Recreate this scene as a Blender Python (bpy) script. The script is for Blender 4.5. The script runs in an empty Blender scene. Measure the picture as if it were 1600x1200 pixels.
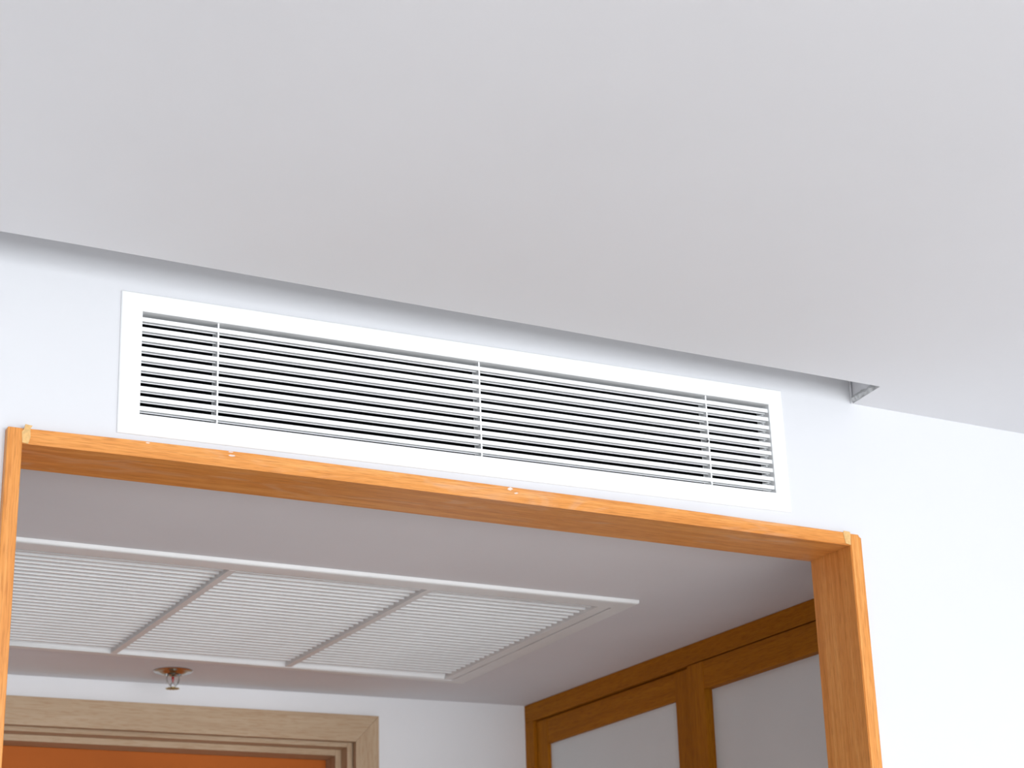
import bpy, bmesh, math, random
from mathutils import Vector, Matrix
from mathutils.geometry import tessellate_polygon
random.seed(4)
S = bpy.context.scene
COL = S.collection
ZO = 2.30            # local z used below + ZO = height above the floor
FL = -ZO             # the floor in local z

# ------------------------------------------------------------------ camera
cam_d = bpy.data.cameras.new('camera'); cam = bpy.data.objects.new('camera', cam_d); COL.objects.link(cam)
right = Vector((0.8858139, -0.4631904, -0.0280787)); fwd = Vector((0.4432995, 0.8267821, 0.3462900)); up = Vector((-0.1371832, -0.3191958, 0.9377072))
m = Matrix.Identity(4)
for i in range(3):
    m[i][0], m[i][1], m[i][2] = right[i], up[i], -fwd[i]
m[0][3], m[1][3], m[2][3] = -0.67955, -2.29270, -0.85 + ZO
cam.matrix_world = m
cam_d.sensor_width = 36; cam_d.lens = 2999.135 * 36 / 1600
cam_d.clip_start = 0.05; cam_d.clip_end = 60
cam_d.dof.use_dof = True; cam_d.dof.focus_distance = 2.6; cam_d.dof.aperture_fstop = 10
S.camera = cam

# ------------------------------------------------------------------ world, light, exposure
S.view_settings.view_transform = 'Standard'; S.view_settings.look = 'None'
S.view_settings.gamma = 1; S.view_settings.use_curve_mapping = False
S.view_settings.exposure = 0.14
w = bpy.data.worlds.new('world'); S.world = w; w.use_nodes = True
w.node_tree.nodes['Background'].inputs[0].default_value = (0.80, 0.90, 1.0, 1)
w.node_tree.nodes['Background'].inputs[1].default_value = 1.0
def area(name, loc, rot, sx, sy, power, col):
    l = bpy.data.lights.new(name, 'AREA'); l.shape = 'RECTANGLE'; l.size = sx; l.size_y = sy
    l.energy = power; l.color = col
    o = bpy.data.objects.new(name, l); COL.objects.link(o); o.location = loc; o.rotation_euler = rot
    return o
# daylight through the room's window behind the camera, and through the window in its right wall
area('window_daylight', (0.75, -5.82, 1.45), (math.radians(90), 0, 0), 4.2, 2.0, 205, (0.93, 0.965, 1.0))
area('window_daylight', (3.82, -3.2, 1.35), (math.radians(90), 0, math.radians(90)), 2.2, 1.7, 14, (0.93, 0.965, 1.0))

# ------------------------------------------------------------------ materials
def mat(name, col, rough=0.6, metal=0.0, spec=0.5, noise=0.0, nscale=8.0, bump=0.0, bscale=60.0, coat=0.0):
    M = bpy.data.materials.new(name); M.use_nodes = True
    nt = M.node_tree; b = nt.nodes['Principled BSDF']
    b.inputs['Roughness'].default_value = rough; b.inputs['Metallic'].default_value = metal
    b.inputs['Specular IOR Level'].default_value = spec
    b.inputs['Coat Weight'].default_value = coat
    tc = nt.nodes.new('ShaderNodeTexCoord')
    n = nt.nodes.new('ShaderNodeTexNoise'); n.inputs['Scale'].default_value = nscale; n.inputs['Detail'].default_value = 4
    nt.links.new(tc.outputs['Object'], n.inputs['Vector'])
    r = nt.nodes.new('ShaderNodeValToRGB')
    a = [c * (1 - noise) for c in col]; z = [min(1, c * (1 + noise)) for c in col]
    r.color_ramp.elements[0].position = 0.35; r.color_ramp.elements[1].position = 0.65
    r.color_ramp.elements[0].color = (*a, 1); r.color_ramp.elements[1].color = (*z, 1)
    nt.links.new(n.outputs['Fac'], r.inputs['Fac']); nt.links.new(r.outputs['Color'], b.inputs['Base Color'])
    if bump:
        n2 = nt.nodes.new('ShaderNodeTexNoise'); n2.inputs['Scale'].default_value = bscale; n2.inputs['Detail'].default_value = 3
        nt.links.new(tc.outputs['Object'], n2.inputs['Vector'])
        bp = nt.nodes.new('ShaderNodeBump'); bp.inputs['Strength'].default_value = bump; bp.inputs['Distance'].default_value = 0.002
        nt.links.new(n2.outputs['Fac'], bp.inputs['Height']); nt.links.new(bp.outputs['Normal'], b.inputs['Normal'])
    return M

def wood(name, axis, dark, mid, light, rough=0.42, along=2.6, across=75.0, pores=0.20, scuff=False, coat=0.0, spec=0.3):
    """oak: broad tone bands, fine streaks and short pores, all running along one axis"""
    M = bpy.data.materials.new(name); M.use_nodes = True
    nt = M.node_tree; L = nt.links; b = nt.nodes['Principled BSDF']
    b.inputs['Roughness'].default_value = rough; b.inputs['Specular IOR Level'].default_value = spec; b.inputs['Coat Weight'].default_value = coat; b.inputs['Coat Roughness'].default_value = 0.3
    tc = nt.nodes.new('ShaderNodeTexCoord')
    def mapped(al, ac):
        mp = nt.nodes.new('ShaderNodeMapping')
        sc = [ac] * 3; sc['XYZ'.index(axis)] = al
        mp.inputs['Scale'].default_value = sc; L.new(tc.outputs['Object'], mp.inputs['Vector']); return mp
    n1 = nt.nodes.new('ShaderNodeTexNoise'); n1.inputs['Scale'].default_value = 1; n1.inputs['Detail'].default_value = 5; n1.inputs['Distortion'].default_value = 0.6
    L.new(mapped(along, across).outputs[0], n1.inputs['Vector'])
    n2 = nt.nodes.new('ShaderNodeTexNoise'); n2.inputs['Scale'].default_value = 1; n2.inputs['Detail'].default_value = 3
    L.new(mapped(along * 5, across * 7).outputs[0], n2.inputs['Vector'])
    n3 = nt.nodes.new('ShaderNodeTexNoise'); n3.inputs['Scale'].default_value = 1; n3.inputs['Detail'].default_value = 2
    L.new(mapped(along * 14, across * 11).outputs[0], n3.inputs['Vector'])
    r = nt.nodes.new('ShaderNodeValToRGB'); e = r.color_ramp.elements
    e[0].position = 0.30; e[0].color = (*dark, 1); e[1].position = 0.72; e[1].color = (*light, 1)
    k = e.new(0.5); k.color = (*mid, 1)
    mx = nt.nodes.new('ShaderNodeMix'); mx.data_type = 'FLOAT'; mx.inputs[0].default_value = 0.4
    L.new(n1.outputs['Fac'], mx.inputs[2]); L.new(n2.outputs['Fac'], mx.inputs[3]); L.new(mx.outputs[0], r.inputs['Fac'])
    pr = nt.nodes.new('ShaderNodeValToRGB'); pr.color_ramp.elements[0].position = 0.34; pr.color_ramp.elements[1].position = 0.50
    g = 1 - pores
    pr.color_ramp.elements[0].color = (g, g * 0.92, g * 0.85, 1); pr.color_ramp.elements[1].color = (1, 1, 1, 1)
    L.new(n3.outputs['Fac'], pr.inputs['Fac'])
    mul = nt.nodes.new('ShaderNodeMix'); mul.data_type = 'RGBA'; mul.blend_type = 'MULTIPLY'; mul.inputs[0].default_value = 1
    L.new(r.outputs['Color'], mul.inputs[6]); L.new(pr.outputs['Color'], mul.inputs[7])
    out = mul.outputs[2]
    if scuff:   # pale rubbed marks left by the plasterers
        mp = nt.nodes.new('ShaderNodeMapping'); mp.inputs['Scale'].default_value = (7, 26, 26); L.new(tc.outputs['Object'], mp.inputs['Vector'])
        s1 = nt.nodes.new('ShaderNodeTexNoise'); s1.inputs['Scale'].default_value = 1; s1.inputs['Detail'].default_value = 6; s1.inputs['Distortion'].default_value = 1.5
        L.new(mp.outputs[0], s1.inputs['Vector'])
        sr = nt.nodes.new('ShaderNodeValToRGB'); sr.color_ramp.elements[0].position = 0.53; sr.color_ramp.elements[1].position = 0.68
        sr.color_ramp.elements[1].color = (0.20, 0.20, 0.20, 1)
        L.new(s1.outputs['Fac'], sr.inputs['Fac'])
        m2 = nt.nodes.new('ShaderNodeMix'); m2.data_type = 'RGBA'; m2.inputs[7].default_value = (0.75, 0.62, 0.5, 1)
        L.new(sr.outputs['Color'], m2.inputs[0]); L.new(out, m2.inputs[6]); out = m2.outputs[2]
    L.new(out, b.inputs['Base Color'])
    bp = nt.nodes.new('ShaderNodeBump'); bp.inputs['Strength'].default_value = 0.25; bp.inputs['Distance'].default_value = 0.0006
    L.new(n3.outputs['Fac'], bp.inputs['Height']); L.new(bp.outputs['Normal'], b.inputs['Normal'])
    return M

M_wall_lit = mat('wall_paint_lit', (0.87, 0.87, 0.885), 0.75, noise=0.008, nscale=3, bump=0.05, bscale=90)  # paler copy of the wall paint, standing in for light at the corridor end
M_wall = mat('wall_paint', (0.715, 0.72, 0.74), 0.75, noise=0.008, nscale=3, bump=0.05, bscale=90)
M_ceil = mat('ceiling_paint', (0.79, 0.79, 0.81), 0.85, noise=0.012, nscale=2.5, bump=0.04, bscale=70)
M_hallceil = mat('corridor_ceiling_paint', (0.78, 0.765, 0.785), 0.85, noise=0.015, nscale=4, bump=0.04, bscale=70)
M_plaster = mat('raw_plaster', (0.62, 0.63, 0.63), 0.9, noise=0.12, nscale=60, bump=0.6, bscale=180)
M_white = mat('white_powder_coat', (0.93, 0.94, 0.94), 0.55, spec=0.3, noise=0.004)
M_white2 = mat('white_enamelled_aluminium', (0.84, 0.84, 0.83), 0.45, noise=0.02, nscale=12)
M_slat2 = mat('white_enamelled_slat', (0.94, 0.95, 0.95), 0.45, noise=0.02, nscale=12)
M_duct = mat('black_duct_lining', (0.006, 0.006, 0.008), 0.9)
M_chrome = mat('polished_chrome', (0.50, 0.50, 0.49), 0.2, metal=1.0)
M_brass = mat('aged_brass', (0.45, 0.36, 0.16), 0.3, metal=1.0)
M_red = mat('red_glass_bulb', (0.35, 0.01, 0.01), 0.1, coat=0.5)
M_screw = mat('dark_screw_steel', (0.08, 0.08, 0.08), 0.4, metal=0.8)
M_frost = mat('frosted_white_glass', (0.74, 0.76, 0.76), 0.38, spec=0.5, noise=0.01)
M_filler = mat('pale_wood_filler', (0.72, 0.44, 0.17), 0.7, noise=0.10, nscale=220)
M_smear = mat('dried_paint_smear', (0.80, 0.66, 0.58), 0.8, noise=0.1, nscale=150)
M_leaf = mat('orange_brown_door', (0.47, 0.115, 0.012), 0.6, spec=0.2, noise=0.08, nscale=5, coat=0.0)
M_floor = wood('floor_oak', 'Y', (0.56, 0.53, 0.50), (0.63, 0.60, 0.57), (0.70, 0.67, 0.63), rough=0.4, across=12)
OD, OM, OL = (0.60, 0.215, 0.040), (0.73, 0.29, 0.065), (0.87, 0.42, 0.13)
oak = {a: wood('honey_oak_' + a.lower(), a, OD, OM, OL) for a in 'XYZ'}
oak_head = wood('honey_oak_header', 'X', OD, OM, OL, scuff=True)
WD, WM, WL = (0.33, 0.110, 0.004), (0.41, 0.14, 0.005), (0.48, 0.175, 0.008)
woak = {a: wood('dark_honey_oak_' + a.lower(), a, WD, WM, WL, pores=0.25, rough=0.6, spec=0.12) for a in 'YZ'}
pale = {a: wood('limed_oak_' + a.lower(), a, (0.44, 0.30, 0.185), (0.51, 0.365, 0.235), (0.56, 0.42, 0.285), pores=0.10, coat=0.0, rough=0.55, across=40) for a in 'XZ'}
M_window = mat('window_frame_paint', (0.8, 0.8, 0.8), 0.5)

# ------------------------------------------------------------------ mesh helpers
def obj(name, bm, material, parent=None, smooth=False, zoff=True, kind=None, label=None, cat=None, group=None):
    bmesh.ops.recalc_face_normals(bm, faces=bm.faces)
    me = bpy.data.meshes.new(name); bm.to_mesh(me); bm.free()
    me.materials.append(material)
    if smooth:
        for p in me.polygons: p.use_smooth = True
        try: me.set_sharp_from_angle(angle=math.radians(35))
        except Exception: pass
    o = bpy.data.objects.new(name, me); COL.objects.link(o)
    if parent: o.parent = parent
    elif zoff: o.location.z = ZO
    if kind: o['kind'] = kind
    if label: o['label'] = label
    if cat: o['category'] = cat
    if group: o['group'] = group
    return o
def thing(name, label, cat, loc=(0, 0, 0), rot=(0, 0, 0), kind=None, group=None):
    o = bpy.data.objects.new(name, None); COL.objects.link(o)
    o.empty_display_size = 0.1
    o.location = (loc[0], loc[1], loc[2] + ZO); o.rotation_euler = rot
    o['label'] = label; o['category'] = cat
    if kind: o['kind'] = kind
    if group: o['group'] = group
    return o
def copy_part(src, parent, dloc=(0, 0, 0)):
    c = src.copy(); COL.objects.link(c); c.parent = parent
    c.location = Vector(src.location) + Vector(dloc); return c
def box(bm, x0, x1, y0, y1, z0, z1):
    v = [bm.verts.new(p) for p in ((x0,y0,z0),(x1,y0,z0),(x1,y1,z0),(x0,y1,z0),(x0,y0,z1),(x1,y0,z1),(x1,y1,z1),(x0,y1,z1))]
    for f in ((0,3,2,1),(4,5,6,7),(0,1,5,4),(1,2,6,5),(2,3,7,6),(3,0,4,7)): bm.faces.new([v[i] for i in f])
def bx(*a, bevel=0.0, seg=2):
    bm = bmesh.new(); box(bm, *a)
    if bevel: bmesh.ops.bevel(bm, geom=bm.edges[:], offset=bevel, segments=seg, affect='EDGES', profile=0.5)
    return bm
def prism(bm, poly, axis, a, b):
    """2-D polygon extruded along one axis. axis X: poly=(y,z); Y: (x,z); Z: (x,y)"""
    def P(p, t): return {'X': (t, p[0], p[1]), 'Y': (p[0], t, p[1]), 'Z': (p[0], p[1], t)}[axis]
    A = [bm.verts.new(P(p, a)) for p in poly]; B = [bm.verts.new(P(p, b)) for p in poly]
    n = len(poly)
    for i in range(n): bm.faces.new((A[i], A[(i+1) % n], B[(i+1) % n], B[i]))
    bm.faces.new(A[::-1]); bm.faces.new(B)
def plate(outer, holes, y0, y1):
    """wall slab in the XZ plane with holes"""
    bm = bmesh.new()
    loops = [outer] + holes
    flat = [p for l in loops for p in l]
    tris = tessellate_polygon([[Vector((p[0], p[1], 0)) for p in l] for l in loops])
    F = [bm.verts.new((p[0], y0, p[1])) for p in flat]; B = [bm.verts.new((p[0], y1, p[1])) for p in flat]
    for t in tris:
        bm.faces.new([F[i] for i in t]); bm.faces.new([B[i] for i in reversed(t)])
    k = 0
    for l in loops:
        n = len(l)
        for i in range(n):
            a, b = k + i, k + (i + 1) % n
            bm.faces.new((F[a], F[b], B[b], B[a]))
        k += n
    return bm
def lathe(bm, prof, seg=32, c=(0, 0, 0), closed=False):
    rings = []
    for r, z in prof:
        if r < 1e-6: rings.append([bm.verts.new((c[0], c[1], c[2] + z))])
        else: rings.append([bm.verts.new((c[0] + r * math.cos(2*math.pi*i/seg), c[1] + r * math.sin(2*math.pi*i/seg), c[2] + z)) for i in range(seg)])
    R = rings + ([rings[0]] if closed else [])
    for A, B in zip(R, R[1:]):
        for i in range(seg):
            j = (i + 1) % seg
            if len(A) == 1 and len(B) > 1: bm.faces.new((A[0], B[i], B[j]))
            elif len(B) == 1 and len(A) > 1: bm.faces.new((A[i], A[j], B[0]))
            elif len(A) > 1: bm.faces.new((A[i], A[j], B[j], B[i]))
def tube(bm, pts, r, seg=10):
    pts = [Vector(p) for p in pts]; rings = []
    ref = Vector((0, 1, 0))
    for i, p in enumerate(pts):
        t = (pts[min(i+1, len(pts)-1)] - pts[max(i-1, 0)]).normalized()
        a = t.cross(ref).normalized(); b = t.cross(a).normalized()
        rr = r[i] if isinstance(r, (list, tuple)) else r
        rings.append([bm.verts.new(p + a * rr * math.cos(2*math.pi*k/seg) + b * rr * math.sin(2*math.pi*k/seg)) for k in range(seg)])
    for A, B in zip(rings, rings[1:]):
        for k in range(seg): bm.faces.new((A[k], A[(k+1) % seg], B[(k+1) % seg], B[k]))
    bm.faces.new(rings[0][::-1]); bm.faces.new(rings[-1])

# ------------------------------------------------------------------ the setting
XL, XR, YR = -3.2, 3.8, -5.8            # the room the camera stands in
ZC, Z2 = 0.1666, -0.0539                # room ceiling, lower corridor ceiling
TILT = 0.0102                           # the wall grille sits slightly out of level
def rt(x, z): return (x * math.cos(TILT) - z * math.sin(TILT), z * math.cos(TILT) + x * math.sin(TILT))
hole = [rt(-0.012, -0.024), rt(1.012, -0.024), rt(1.012, 0.143), rt(-0.012, 0.143)]
TOP = 0.34
outer = [(XL, FL), (-0.166, FL), (-0.166, -0.058), (1.144, -0.058), (1.144, FL), (XR, FL), (XR, TOP), (XL, TOP)]
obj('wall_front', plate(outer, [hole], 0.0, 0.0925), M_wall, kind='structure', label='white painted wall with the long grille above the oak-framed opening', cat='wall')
SX = 1.1654
SD = 0.062            # depth of the shadow slot
def edge_y(x): return -0.0986 + (x + 0.2144) * 0.01153
bm = bmesh.new()
# room ceiling: slab with a notched edge that leaves the shadow slot along the wall
xs = [XL] + [ -2.2 + i * 0.11 for i in range(31)]
xs = [x for x in xs if x < 1.14] + [1.156]
front = [(x, edge_y(x) + (random.uniform(-1, 1) * 0.0008 if 0 < i < len(xs)-1 else 0)) for i, x in enumerate(xs)]
A = [bm.verts.new((x, y, ZC)) for x, y in front]; At = [bm.verts.new((x, y, ZC + SD)) for x, y in front]
R = [bm.verts.new((x, YR, ZC)) for x, y in front]
for i in range(len(front) - 1):
    bm.faces.new((R[i], R[i+1], A[i+1], A[i])); bm.faces.new((A[i], A[i+1], At[i+1], At[i]))
zr = ZC - 0.0098 * (XR - SX)
c0 = bm.verts.new((SX, 0, ZC)); c0t = bm.verts.new((SX, 0, ZC + SD)); 
c1 = bm.verts.new((XR, 0, zr)); c2 = bm.verts.new((XR, YR, zr)); 
bm.faces.new((R[-1], c2, c1, c0, A[-1])); bm.faces.new((A[-1], c0, c0t, At[-1]))
w0 = bm.verts.new((XL, 0, ZC + SD)); bm.faces.new([w0] + At + [c0t])
obj('ceiling', bm, M_ceil, kind='structure', label='smooth white ceiling of the room ending in a narrow shadow slot before the wall', cat='ceiling')
# ragged plaster and corner bead where the slot stops
bm = bmesh.new()
n = 16; top = []; bot = []
for i in range(n + 1):
    t = i / n; x = SX - 0.0012 + (1.156 - SX) * t; y = -0.004 - 0.082 * t
    h = 0.013 * (1 - 0.3 * t) + random.uniform(-0.0025, 0.0025); o = random.uniform(-0.0025, 0.0008)
    bot.append((x + o - 0.002, y, ZC + random.uniform(-0.0022, 0.0006) * (1 + t))); top.append((x, y, ZC + h))
vb = [bm.verts.new(p) for p in bot]; vt = [bm.verts.new(p) for p in top]
vm = [bm.verts.new(((a[0]+b[0])/2 - random.uniform(0.001, 0.004), a[1], (a[2]+b[2])/2)) for a, b in zip(bot, top)]
for i in range(n):
    bm.faces.new((vb[i], vb[i+1], vm[i+1], vm[i])); bm.faces.new((vm[i], vm[i+1], vt[i+1], vt[i]))
patch_parent = bpy.data.objects['ceiling']
obj('plaster_patch', bm, M_plaster, patch_parent, label='ragged unpainted plaster at the end of the slot')
obj('corner_bead', bx(SX - 0.0045, SX - 0.0015, -0.0035, -0.0002, ZC - 0.001, ZC + 0.060, bevel=0.0008), M_ceil, patch_parent, label='upright plaster bead at the end of the slot')

hc = plate([(-0.35, 0.0925), (1.62, 0.0925), (1.62, 1.56), (-0.35, 1.56)], [[(-0.045, 0.495), (1.035, 0.495), (1.045, 1.195), (-0.045, 1.180)]], Z2, Z2 + 0.02)
for v in hc.verts: v.co = Vector((v.co.x, v.co.z, v.co.y))
obj('ceiling', hc, M_hallceil, kind='structure', label='lower grey-white corridor ceiling holding the louvred panel and sprinkler', cat='ceiling')
obj('floor', bx(XL, XR, YR, 1.7, FL - 0.1, FL), M_floor, kind='structure', label='oak floor of the room and corridor', cat='floor')
obj('wall_left', bx(XL - 0.1, XL, YR - 0.1, 0.0925, FL, TOP), M_wall, kind='structure', label='white wall at the left of the room', cat='wall')
# right wall and rear wall, each with its window opening
def yplate(x0, x1, outer, holes):     # the same slab turned into the YZ plane
    bm = plate(outer, holes, x0, x1)
    for v in bm.verts: v.co = Vector((v.co.y, v.co.x, v.co.z))
    return bm
obj('wall_right', yplate(XR, XR + 0.1, [(YR - 0.1, FL), (0.0925, FL), (0.0925, TOP), (YR - 0.1, TOP)], [[(-4.3, -1.8), (-2.1, -1.8), (-2.1, -0.1), (-4.3, -0.1)]]), M_wall, kind='structure', label='white wall with a window at the right of the room', cat='wall')
obj('wall_rear', plate([(XL, FL), (XR, FL), (XR, TOP), (XL, TOP)], [[(-1.35, -1.85), (2.85, -1.85), (2.85, 0.13), (-1.35, 0.13)]], YR - 0.1, YR), M_wall, kind='structure', label='white wall with a wide window behind the camera', cat='wall')
bm = bmesh.new()
for x in (-1.35, 0.033, 1.416, 2.8): box(bm, x, x + 0.05, YR - 0.08, YR - 0.03, -1.85, 0.13)
for z in (-1.85, 0.08): box(bm, -1.35, 2.85, YR - 0.08, YR - 0.03, z, z + 0.05)
obj('window_1', bm, M_window, kind='structure', label='white window frame in the rear wall', cat='window')
bm = bmesh.new()
for y in (-4.3, -3.225, -2.15): box(bm, XR + 0.03, XR + 0.08, y, y + 0.05, -1.8, -0.1)
for z in (-1.8, -0.15): box(bm, XR + 0.03, XR + 0.08, -4.3, -2.1, z, z + 0.05)
obj('window_2', bm, M_window, kind='structure', label='white window frame in the right wall', cat='window')

# corridor: left wall, end wall (turned 2.5 degrees) with the doorway
obj('wall_left', bx(-0.45, -0.35, 0.0925, 1.7, FL, Z2 + 0.02), M_wall_lit, kind='structure', label='white side wall of the corridor, hidden behind the left jamb', cat='wall')
PH = -0.04307
DX0, DX1, DZ = -0.13, 0.7295, -0.134      # rough opening in the end wall (its own axes)
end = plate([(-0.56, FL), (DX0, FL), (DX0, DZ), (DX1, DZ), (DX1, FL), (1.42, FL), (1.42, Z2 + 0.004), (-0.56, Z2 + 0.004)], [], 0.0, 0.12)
we = obj('wall_back', end, M_wall_lit, kind='structure', label='white end wall of the corridor around the pale oak door frame', cat='wall')
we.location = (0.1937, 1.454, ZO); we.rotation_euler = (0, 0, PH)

# ------------------------------------------------------------------ door in the end wall
door = thing('door_1', 'limed oak door frame with an orange-brown door at the end of the corridor', 'door', (0.1937, 1.454, 0), (0, 0, PH), kind='structure')
CW = 0.7692; CT = -0.0975; IX = 0.7178; IT = -0.1535; LX = -0.17
def mitre_head(x0, x1, X0, X1, zin, zout, ya, yb, g=0.0):
    bm = bmesh.new(); prism(bm, [(X0, zout), (X1, zout), (x1 , zin), (x0, zin)], 'Y', ya, yb); return bm
XLo = LX - 0.0; XLi = LX + (CW - IX)
def bev(bm, o=0.001):
    bmesh.ops.bevel(bm, geom=bm.edges[:], offset=o, segments=2, affect='EDGES', profile=0.5); return bm
g = 0.00015
obj('casing_head', bev(mitre_head(XLi + g, IX - g, XLo + g, CW - g, IT, CT, -0.015, 0.0), 0.0004), pale['X'], door)
bm = bmesh.new(); prism(bm, [(IX, FL), (CW, FL), (CW, CT - g), (IX, IT - g)], 'Y', -0.015, 0.0); obj('casing_upright', bev(bm, 0.0004), pale['Z'], door)
bm = bmesh.new(); prism(bm, [(XLi, FL), (XLi, IT - g), (XLo, CT - g), (XLo, FL)], 'Y', -0.015, 0.0); obj('casing_upright', bev(bm), pale['Z'], door)
def step(nm, xi, zi, ya, yb, th):
    """one step of the lining: head between two uprights, set further back"""
    xl = LX + (CW - xi)
    obj(nm + '_head', bx(xl, xi, ya, yb, zi, zi + th, bevel=0.0008), pale['X'], door)
    obj(nm + '_upright', bx(xi, xi + th, ya, yb, FL, zi + th, bevel=0.0008), pale['Z'], door)
    obj(nm + '_upright', bx(xl - th, xl, ya, yb, FL, zi + th, bevel=0.0008), pale['Z'], door)
step('lining', 0.7067, -0.1620, 0.0076, 0.046, 0.023)
step('door_stop', 0.6939, -0.1745, 0.0441, 0.115, 0.025)
leaf = obj('door_leaf', bx(LX + 0.075, 0.6937, 0.101, 0.140, FL + 0.005, -0.1747, bevel=0.001), M_leaf, door, label='orange-brown door leaf')
bm = bmesh.new(); lathe(bm, [(0.0, 0.0), (0.026, 0.0), (0.026, 0.006), (0.01, 0.01), (0.01, 0.035), (0.0, 0.035)], 24)
for v in bm.verts: v.co = Vector((v.co.x, -v.co.z, v.co.y))
tube(bm, [(0, -0.03, 0), (0.03, -0.034, 0), (0.12, -0.034, 0)], 0.009)
for v in bm.verts: v.co += Vector((LX + 0.13, 0.101, -1.30))
obj('door_handle', bm, M_chrome, leaf, smooth=True)

# ------------------------------------------------------------------ oak frame of the opening
fr = thing('wooden_frame', 'honey-coloured oak frame around the wide corridor opening below the white wall grille', 'frame')
FY = -0.012; BY = 0.0925
hx = [(-0.150, -0.0747, -0.0545), (0.0, -0.0735, -0.0518), (0.157, -0.0726, -0.0499), (0.360, -0.0722, -0.0501), (0.77, -0.0727, -0.0509), (1.1255, -0.0743, -0.0543)]
bm = bmesh.new(); prism(bm, [(x, b) for x, b, t in hx] + [(x, t) for x, b, t in hx[::-1]], 'Y', FY, BY)
bmesh.ops.bevel(bm, geom=[e for e in bm.edges if abs(e.verts[0].co.y - e.verts[1].co.y) < 1e-6 and abs(e.verts[0].co.x - e.verts[1].co.x) > 1e-3], offset=0.0012, segments=2, affect='EDGES')
head = obj('header', bm, oak_head, fr)
bm = bx(-0.1695, -0.1503, FY - 0.0006, BY, FL, -0.0548, bevel=0.0014)
obj('jamb', bm, oak['Z'], fr)
bm = bx(1.1260, 1.1478, FY - 0.0006, BY, FL, -0.0555)
top_e = [e for e in bm.edges if e.verts[0].co.x > 1.14 and e.verts[1].co.x > 1.14 and min(e.verts[0].co.z, e.verts[1].co.z) > -0.06]
bmesh.ops.bevel(bm, geom=top_e, offset=0.004, segments=4, affect='EDGES')
bmesh.ops.bevel(bm, geom=[e for e in bm.edges if e.calc_face_angle(0) > 0.8], offset=0.0012, segments=2, affect='EDGES')
obj('jamb', bm, oak['Z'], fr)
def blob(poly, y, d):
    bm = bmesh.new(); prism(bm, poly, 'Y', y - d, y + 0.0004); return bm
obj('filler_patch', blob([(-0.1508, -0.0738), (-0.1432, -0.0748), (-0.1408, -0.066), (-0.1415, -0.0548), (-0.139, -0.0505), (-0.148, -0.0495), (-0.1495, -0.056), (-0.152, -0.060)], FY, 0.0008), M_filler, head, label='pale yellow filler at the left corner joint')
obj('filler_patch', blob([(1.1168, -0.0722), (1.1262, -0.0738), (1.1270, -0.0560), (1.1262, -0.0528), (1.1150, -0.0525), (1.1135, -0.0560), (1.1150, -0.064)], FY, 0.0008), M_filler, head, label='pale yellow filler at the right corner joint')
def smear(cx, cz, w_, h_, nm='paint_smear'):
    pts = []
    for k in range(11):
        a = 2 * math.pi * k / 11; r = random.uniform(0.55, 1.0)
        pts.append((cx + w_ * r * math.cos(a) + 0.25 * w_ * math.sin(a), cz + h_ * r * math.sin(a)))
    obj(nm, blob(pts, FY, 0.0004), M_smear, head)
smear(0.535, -0.0535, 0.0065, 0.0028); smear(0.545, -0.0585, 0.004, 0.0014); smear(0.124, -0.0565, 0.006, 0.0018); smear(0.122, -0.0515, 0.004, 0.0010); smear(0.010, -0.0535, 0.003, 0.0010)

# ------------------------------------------------------------------ long wall grille
gr = thing('wall_grille', 'long white linear bar grille mounted on the wall above the wooden opening', 'vent', (0, 0, 0), (0, -TILT, 0))
X0, X1, Z0, Z1 = -0.0287, 1.0263, -0.0405, 0.1570
I0, I1, J0, J1 = 0.0, 1.0, -0.0123, 0.1312
bm = bmesh.new()
def ring(x0, x1, z0, z1, y): return [bm.verts.new(p) for p in ((x0, y, z0), (x1, y, z0), (x1, y, z1), (x0, y, z1))]
rs = [ring(X0, X1, Z0, Z1, -0.0001), ring(X0, X1, Z0, Z1, -0.0022), ring(X0 + 0.0015, X1 - 0.0015, Z0 + 0.0015, Z1 - 0.0015, -0.0035),
      ring(I0 - 0.0006, I1 + 0.0006, J0 - 0.0006, J1 + 0.0006, -0.0035), ring(I0, I1, J0, J1, -0.0030), ring(I0, I1, J0, J1, 0.030),
      ring(I0 - 0.002, I1 + 0.002, J0 - 0.002, J1 + 0.002, 0.030), ring(I0 - 0.002, I1 + 0.002, J0 - 0.002, J1 + 0.002, -0.0001)]
for a, b in zip(rs, rs[1:] + rs[:1]):
    for i in range(4): bm.faces.new((a[i], a[(i+1) % 4], b[(i+1) % 4], b[i]))
obj('frame', bm, M_white, gr)
# one blade: 6 mm face, thinner behind, with a small lip along its rear lower edge
pitch = 0.01382; t0 = J1 - 0.0071
prof = [(0.0, 0.0), (0.0, -0.0059), (0.0078, -0.0051), (0.0080, -0.0062), (0.0092, -0.0062), (0.0096, -0.0035), (0.0015, 0.0)]
bm = bmesh.new(); prism(bm, prof, 'X', 0.0004, 0.9996)
s0 = obj('slat', bm, M_white, gr); s0.location = (0, 0, t0)
for k in range(1, 10): copy_part(s0, gr, (0, 0, -pitch * k))
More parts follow.
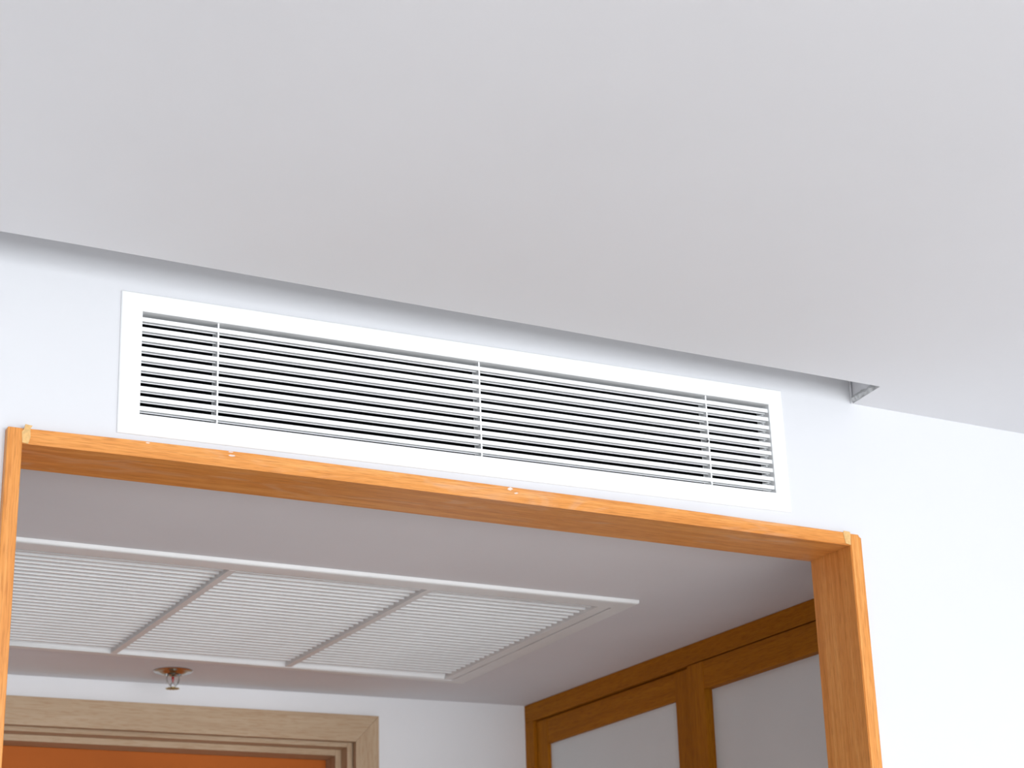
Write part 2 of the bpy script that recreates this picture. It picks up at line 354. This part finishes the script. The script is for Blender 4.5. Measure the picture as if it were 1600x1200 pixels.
# upright bars that carry the blades
bm = bmesh.new(); prism(bm, [(-0.0011, 0.0006), (0.0011, 0.0006), (0.0011, 0.0012), (0.0007, 0.0012), (0.0007, 0.0185), (0.0016, 0.0195), (-0.0016, 0.0195), (-0.0007, 0.0185), (-0.0007, 0.0012), (-0.0011, 0.0012)], 'Z', J0, J1)
b0 = obj('support_bar', bm, M_white, gr); b0.location = (0.1063, 0, 0)
copy_part(b0, gr, (0.3922, 0, 0)); copy_part(b0, gr, (0.7797, 0, 0))
bm = bmesh.new(); lathe(bm, [(0, 0), (0.0016, 0), (0.0019, 0.0006), (0.0019, 0.0015), (0, 0.0015)], 12)
for v in bm.verts: v.co = Vector((0.8845 + v.co.x, 0.0004 + v.co.z, 0.0585 + v.co.y))
obj('screw', bm, M_screw, gr, label='small dark screw on the right support bar')
# the blades' end clips at the two short sides
bm = bmesh.new()
for k in range(10):
    z = t0 - pitch * k
    prism(bm, [(0.9965, 0.012), (0.9999, 0.012), (0.9999, 0.020), (0.9925, 0.020)], 'Z', z - 0.0075, z - 0.0056)
o = obj('end_clip', bm, M_white, gr, kind='stuff')
bm = bmesh.new()   # lined duct: five sides, open to the room
y1, y2 = 0.0300, 0.38; e = 0.010
box(bm, I0 - e, I1 + e, y2, y2 + 0.004, J0 - e, J1 + e)
box(bm, I0 - e, I1 + e, y1, y2, J1 + 0.0025, J1 + e); box(bm, I0 - e, I1 + e, y1, y2, J0 - e, J0 - 0.0025)
box(bm, I0 - e, I0 - 0.0025, y1, y2, J0 - 0.0025, J1 + 0.0025); box(bm, I1 + 0.0025, I1 + e, y1, y2, J0 - 0.0025, J1 + 0.0025)
obj('duct', bm, M_duct, gr, label='black duct behind the slats')

# ------------------------------------------------------------------ louvred ceiling panel of the corridor
cg = thing('ceiling_grille', 'wide white louvred return-air panel in three bays set into the lower corridor ceiling', 'vent', (0, 0, Z2))
ax0, ax1r, ay0, ay1 = -0.062, 1.050, 0.481, 1.203
T = -0.0075
# flange: four mitred bars with a rounded outer edge; corners follow the slightly racked panel
def corner(ix, iy, inset_x, inset_yf, inset_yb):
    xr = 1.0455 + (1.0628 - 1.0455) * iy; x = (ax0 + inset_x) if ix == 0 else (xr - inset_x)
    yf, yb_ = 0.481, 1.1925 + 0.0165 * (x - 0.13)
    y = (yf + inset_yf) if iy == 0 else (yb_ - inset_yb)
    return (x, y)
WX, WF, WB = 0.036, 0.040, 0.026
steps = [(0, 0.0), (0.0, -0.0042), (0.0010, -0.0058), (0.0034, -0.0070), (0.0075, T)]
bm = bmesh.new(); rr = []
for ins, z in steps: rr.append([bm.verts.new((*corner(ix, iy, ins, ins, ins), z)) for ix, iy in ((0,0),(1,0),(1,1),(0,1))])
inner = [(ax0 + WX, 0.521), (1.0125, 0.521), (1.0232, 1.1810), (ax0 + WX, 1.1650)]
rr.append([bm.verts.new((*p, T)) for p in inner])
rr.append([bm.verts.new((*p, 0.0)) for p in inner])
for a, b in zip(rr, rr[1:] + rr[:1]):
    for i in range(4): bm.faces.new((a[i], a[(i+1) % 4], b[(i+1) % 4], b[i]))
obj('outer_frame', bm, M_white2, cg, smooth=True)
# inner core
bayL, d1a, d1b, d2a, d2b, bayR = -0.0205, 0.3115, 0.3240, 0.6580, 0.6705, 0.9870
yF, yB = 0.5225, 1.1625
HC = 0.030
def inbox(nm, *a, lab=None, bevel=0.0006): return obj(nm, bx(*a, bevel=bevel), M_white2, cg, label=lab)
inbox('core_rail', bayL - 0.002, 1.010, 0.5205, yF, T + 0.0008, 0.0)
RK = 0.0165 / 0.64            # the right side of the panel is slightly racked
def bR(y): return bayR + RK * (y - yF)
bm = bmesh.new(); prism(bm, [(bR(yF), yF), (1.0102, yF), (1.0205, yB + 0.012), (bR(yB + 0.012), yB + 0.012)], 'Z', T + 0.0006, 0.015); obj('core_stile', bev(bm, 0.0006), M_white2, cg)
inbox('rear_lip', bayL - 0.002, 1.0200, yB + 0.0122, yB + 0.0160, T + 0.0004, 0.0)
for a, b in ((d1a, d1b), (d2a, d2b)): inbox('divider', a, b, yF, yB + 0.006, T, 0.012)
# tray above the slats, up inside the ceiling
M_tray = mat('grey_tray', (0.30, 0.30, 0.30), 0.7)
bm = bmesh.new(); box(bm, -0.040, 1.030, 0.500, 1.182, 0.0205, 0.0225)
obj('tray', bm, M_tray, cg)
# bright rear rail facing the opening
bm = bmesh.new(); prism(bm, [(yB + 0.001, 0.0060), (yB + 0.009, T + 0.001), (yB + 0.012, T + 0.001), (yB + 0.012, 0.0100), (yB + 0.001, 0.0100)], 'X', bayL, bR(yB) - 0.001)
obj('rear_rail', bm, M_slat2, cg)
NS = 29
y0 = 0.5262; y1s = 1.1600; sp = (y1s - y0) / NS
# slat: steep front face and a flat lower lip
def slat_mesh(w_):
    bm = bmesh.new()
    prism(bm, [(-0.0028, 0.0130), (0.0, -0.0018), (0.0058, -0.0018), (0.0058, -0.0008), (0.0012, -0.0004), (-0.0012, 0.0130)], 'X', 0.0, w_)
    return bm
first = None
for bi, (a, b) in enumerate(((bayL, d1a), (d1b, d2a), (d2b, bayR))):
    s = obj('slat', slat_mesh(b - a), M_slat2, cg); s.location = (a, y0, 0)
    for k in range(1, NS):
        c = copy_part(s, cg, (0, sp * k, 0))
        if bi == 2: c.scale.x = (bR(y0 + sp * k) - a) / (b - a)

# ------------------------------------------------------------------ sprinkler
sp_ = thing('fire_sprinkler', 'small chrome fire sprinkler with red bulb hanging between louvred panel and door', 'sprinkler', (0.4793, 1.312, Z2))
bm = bmesh.new(); lathe(bm, [(0.0, 0.0), (0.038, 0.0), (0.0385, -0.0015), (0.036, -0.0030), (0.029, -0.0032), (0.024, -0.0060), (0.0185, -0.0085), (0.0165, -0.0080), (0.0160, -0.004), (0.0, -0.004)], 40)
obj('escutcheon', bm, M_chrome, sp_, smooth=True)
bm = bmesh.new(); lathe(bm, [(0.0, -0.003), (0.0105, -0.003), (0.0105, -0.0085), (0.0080, -0.0100), (0.0050, -0.0125), (0.0, -0.0125)], 20)
obj('body', bm, M_chrome, sp_, smooth=True)
for s in (-1, 1):
    bm = bmesh.new()
    tube(bm, [(s*0.0092, 0, -0.007), (s*0.0120, 0, -0.012), (s*0.0125, 0, -0.018), (s*0.0105, 0, -0.024), (s*0.0065, 0, -0.029), (s*0.0030, 0, -0.0325)], [0.0016, 0.0015, 0.0014, 0.0014, 0.0015, 0.0016], 8)
    obj('frame_arm', bm, M_chrome, sp_, smooth=True)
bm = bmesh.new(); lathe(bm, [(0.0, -0.0115), (0.0024, -0.0125), (0.0027, -0.016), (0.0020, -0.021), (0.0011, -0.0235), (0.0, -0.024)], 14)
obj('bulb', bm, M_red, sp_, smooth=True, label='red glass bulb')
bm = bmesh.new(); tube(bm, [(-0.0042, 0, -0.0335), (-0.0036, 0, -0.027), (0, 0, -0.0235), (0.0036, 0, -0.027), (0.0042, 0, -0.0335)], 0.0011, 8)
obj('yoke', bm, M_chrome, sp_, smooth=True)
bm = bmesh.new()   # toothed deflector disc
seg = 48; outp = []
for i in range(seg):
    a = 2 * math.pi * i / seg; r = 0.0135 if i % 4 in (0, 1) else 0.0098
    outp.append((r * math.cos(a), r * math.sin(a)))
prism(bm, outp, 'Z', -0.0360, -0.0348); lathe(bm, [(0, -0.0375), (0.0025, -0.0375), (0.0040, -0.0358), (0.0045, -0.0330), (0.003, -0.0320), (0, -0.0320)], 16)
obj('deflector', bm, M_brass, sp_, label='toothed brass deflector')

# ------------------------------------------------------------------ wardrobe with sliding doors, right side of the corridor
# own axes: y runs along the front towards the room, x into the carcass; front plane x = 0
wa = thing('wardrobe', 'tall built-in oak wardrobe with frosted white door panels along the corridor', 'wardrobe', (1.3098, 1.4059, 0), (0, 0, 0.01547))
WY0, WY1 = -1.285, 0.0      # from the end wall back towards the room
RB = -0.0928               # underside of the top rail
RT = Z2 - 0.0004
obj('top_rail', bx(0.0, 0.020, WY0, -0.0005, RB, RT, bevel=0.0010), woak['Y'], wa)
obj('side_post', bx(0.0, 0.030, -0.0375, -0.0005, FL, RB - 0.0002, bevel=0.0010), woak['Z'], wa)
obj('side_post', bx(0.0, 0.060, WY0, WY0 + 0.040, FL, RB - 0.0002, bevel=0.0010), woak['Z'], wa)
def hinged_door(x, ya, yb, zt, st, rail, dep, thick=0.030, st2=None):
    """ya < yb; stile widths st (far end) / st2 (near end), top rail height rail"""
    d = obj('hinged_door', bx(x + dep, x + dep + 0.004, ya + 0.03, yb - 0.03, FL + 0.08, zt - 0.03), M_frost, wa, label='frosted white panel set in an oak frame')
    st2 = st2 or st
    obj('stile', bx(x, x + thick, yb - st, yb, FL + 0.012, zt, bevel=0.0012), woak['Z'], d)
    obj('stile', bx(x, x + thick, ya, ya + st2, FL + 0.012, zt, bevel=0.0012), woak['Z'], d)
    obj('rail', bx(x + 0.0008, x + thick, ya + st2, yb - st, zt - rail, zt - 0.0003, bevel=0.0010), woak['Y'], d)
    obj('rail', bx(x + 0.0008, x + thick, ya + st2, yb - st, FL + 0.0125, FL + 0.10, bevel=0.0010), woak['Y'], d)
    return d
nd = hinged_door(-0.0045, WY0 + 0.042, -0.6500, -0.0956, 0.0530, 0.0530, 0.0180)
fd = hinged_door(0.0075, -0.6485, -0.0392, -0.0952, 0.0460, 0.0547, 0.008, st2=0.0620)
# carcass: sides, back and top behind the doors
bm = bmesh.new(); box(bm, 0.07, 0.28, WY0, WY0 + 0.018, FL, RT - 0.001); box(bm, 0.07, 0.28, -0.019, -0.001, FL, RT - 0.001); box(bm, 0.262, 0.28, WY0 + 0.018, -0.019, FL, RT - 0.001); box(bm, 0.021, 0.262, WY0 + 0.018, -0.019, -0.060, RT - 0.001)
obj('carcass', bm, woak['Z'], wa)
obj('wall_right', bx(1.62, 1.72, 0.0925, 1.7, FL, Z2 + 0.02), M_wall, kind='structure', label='white side wall behind the wardrobe', cat='wall')
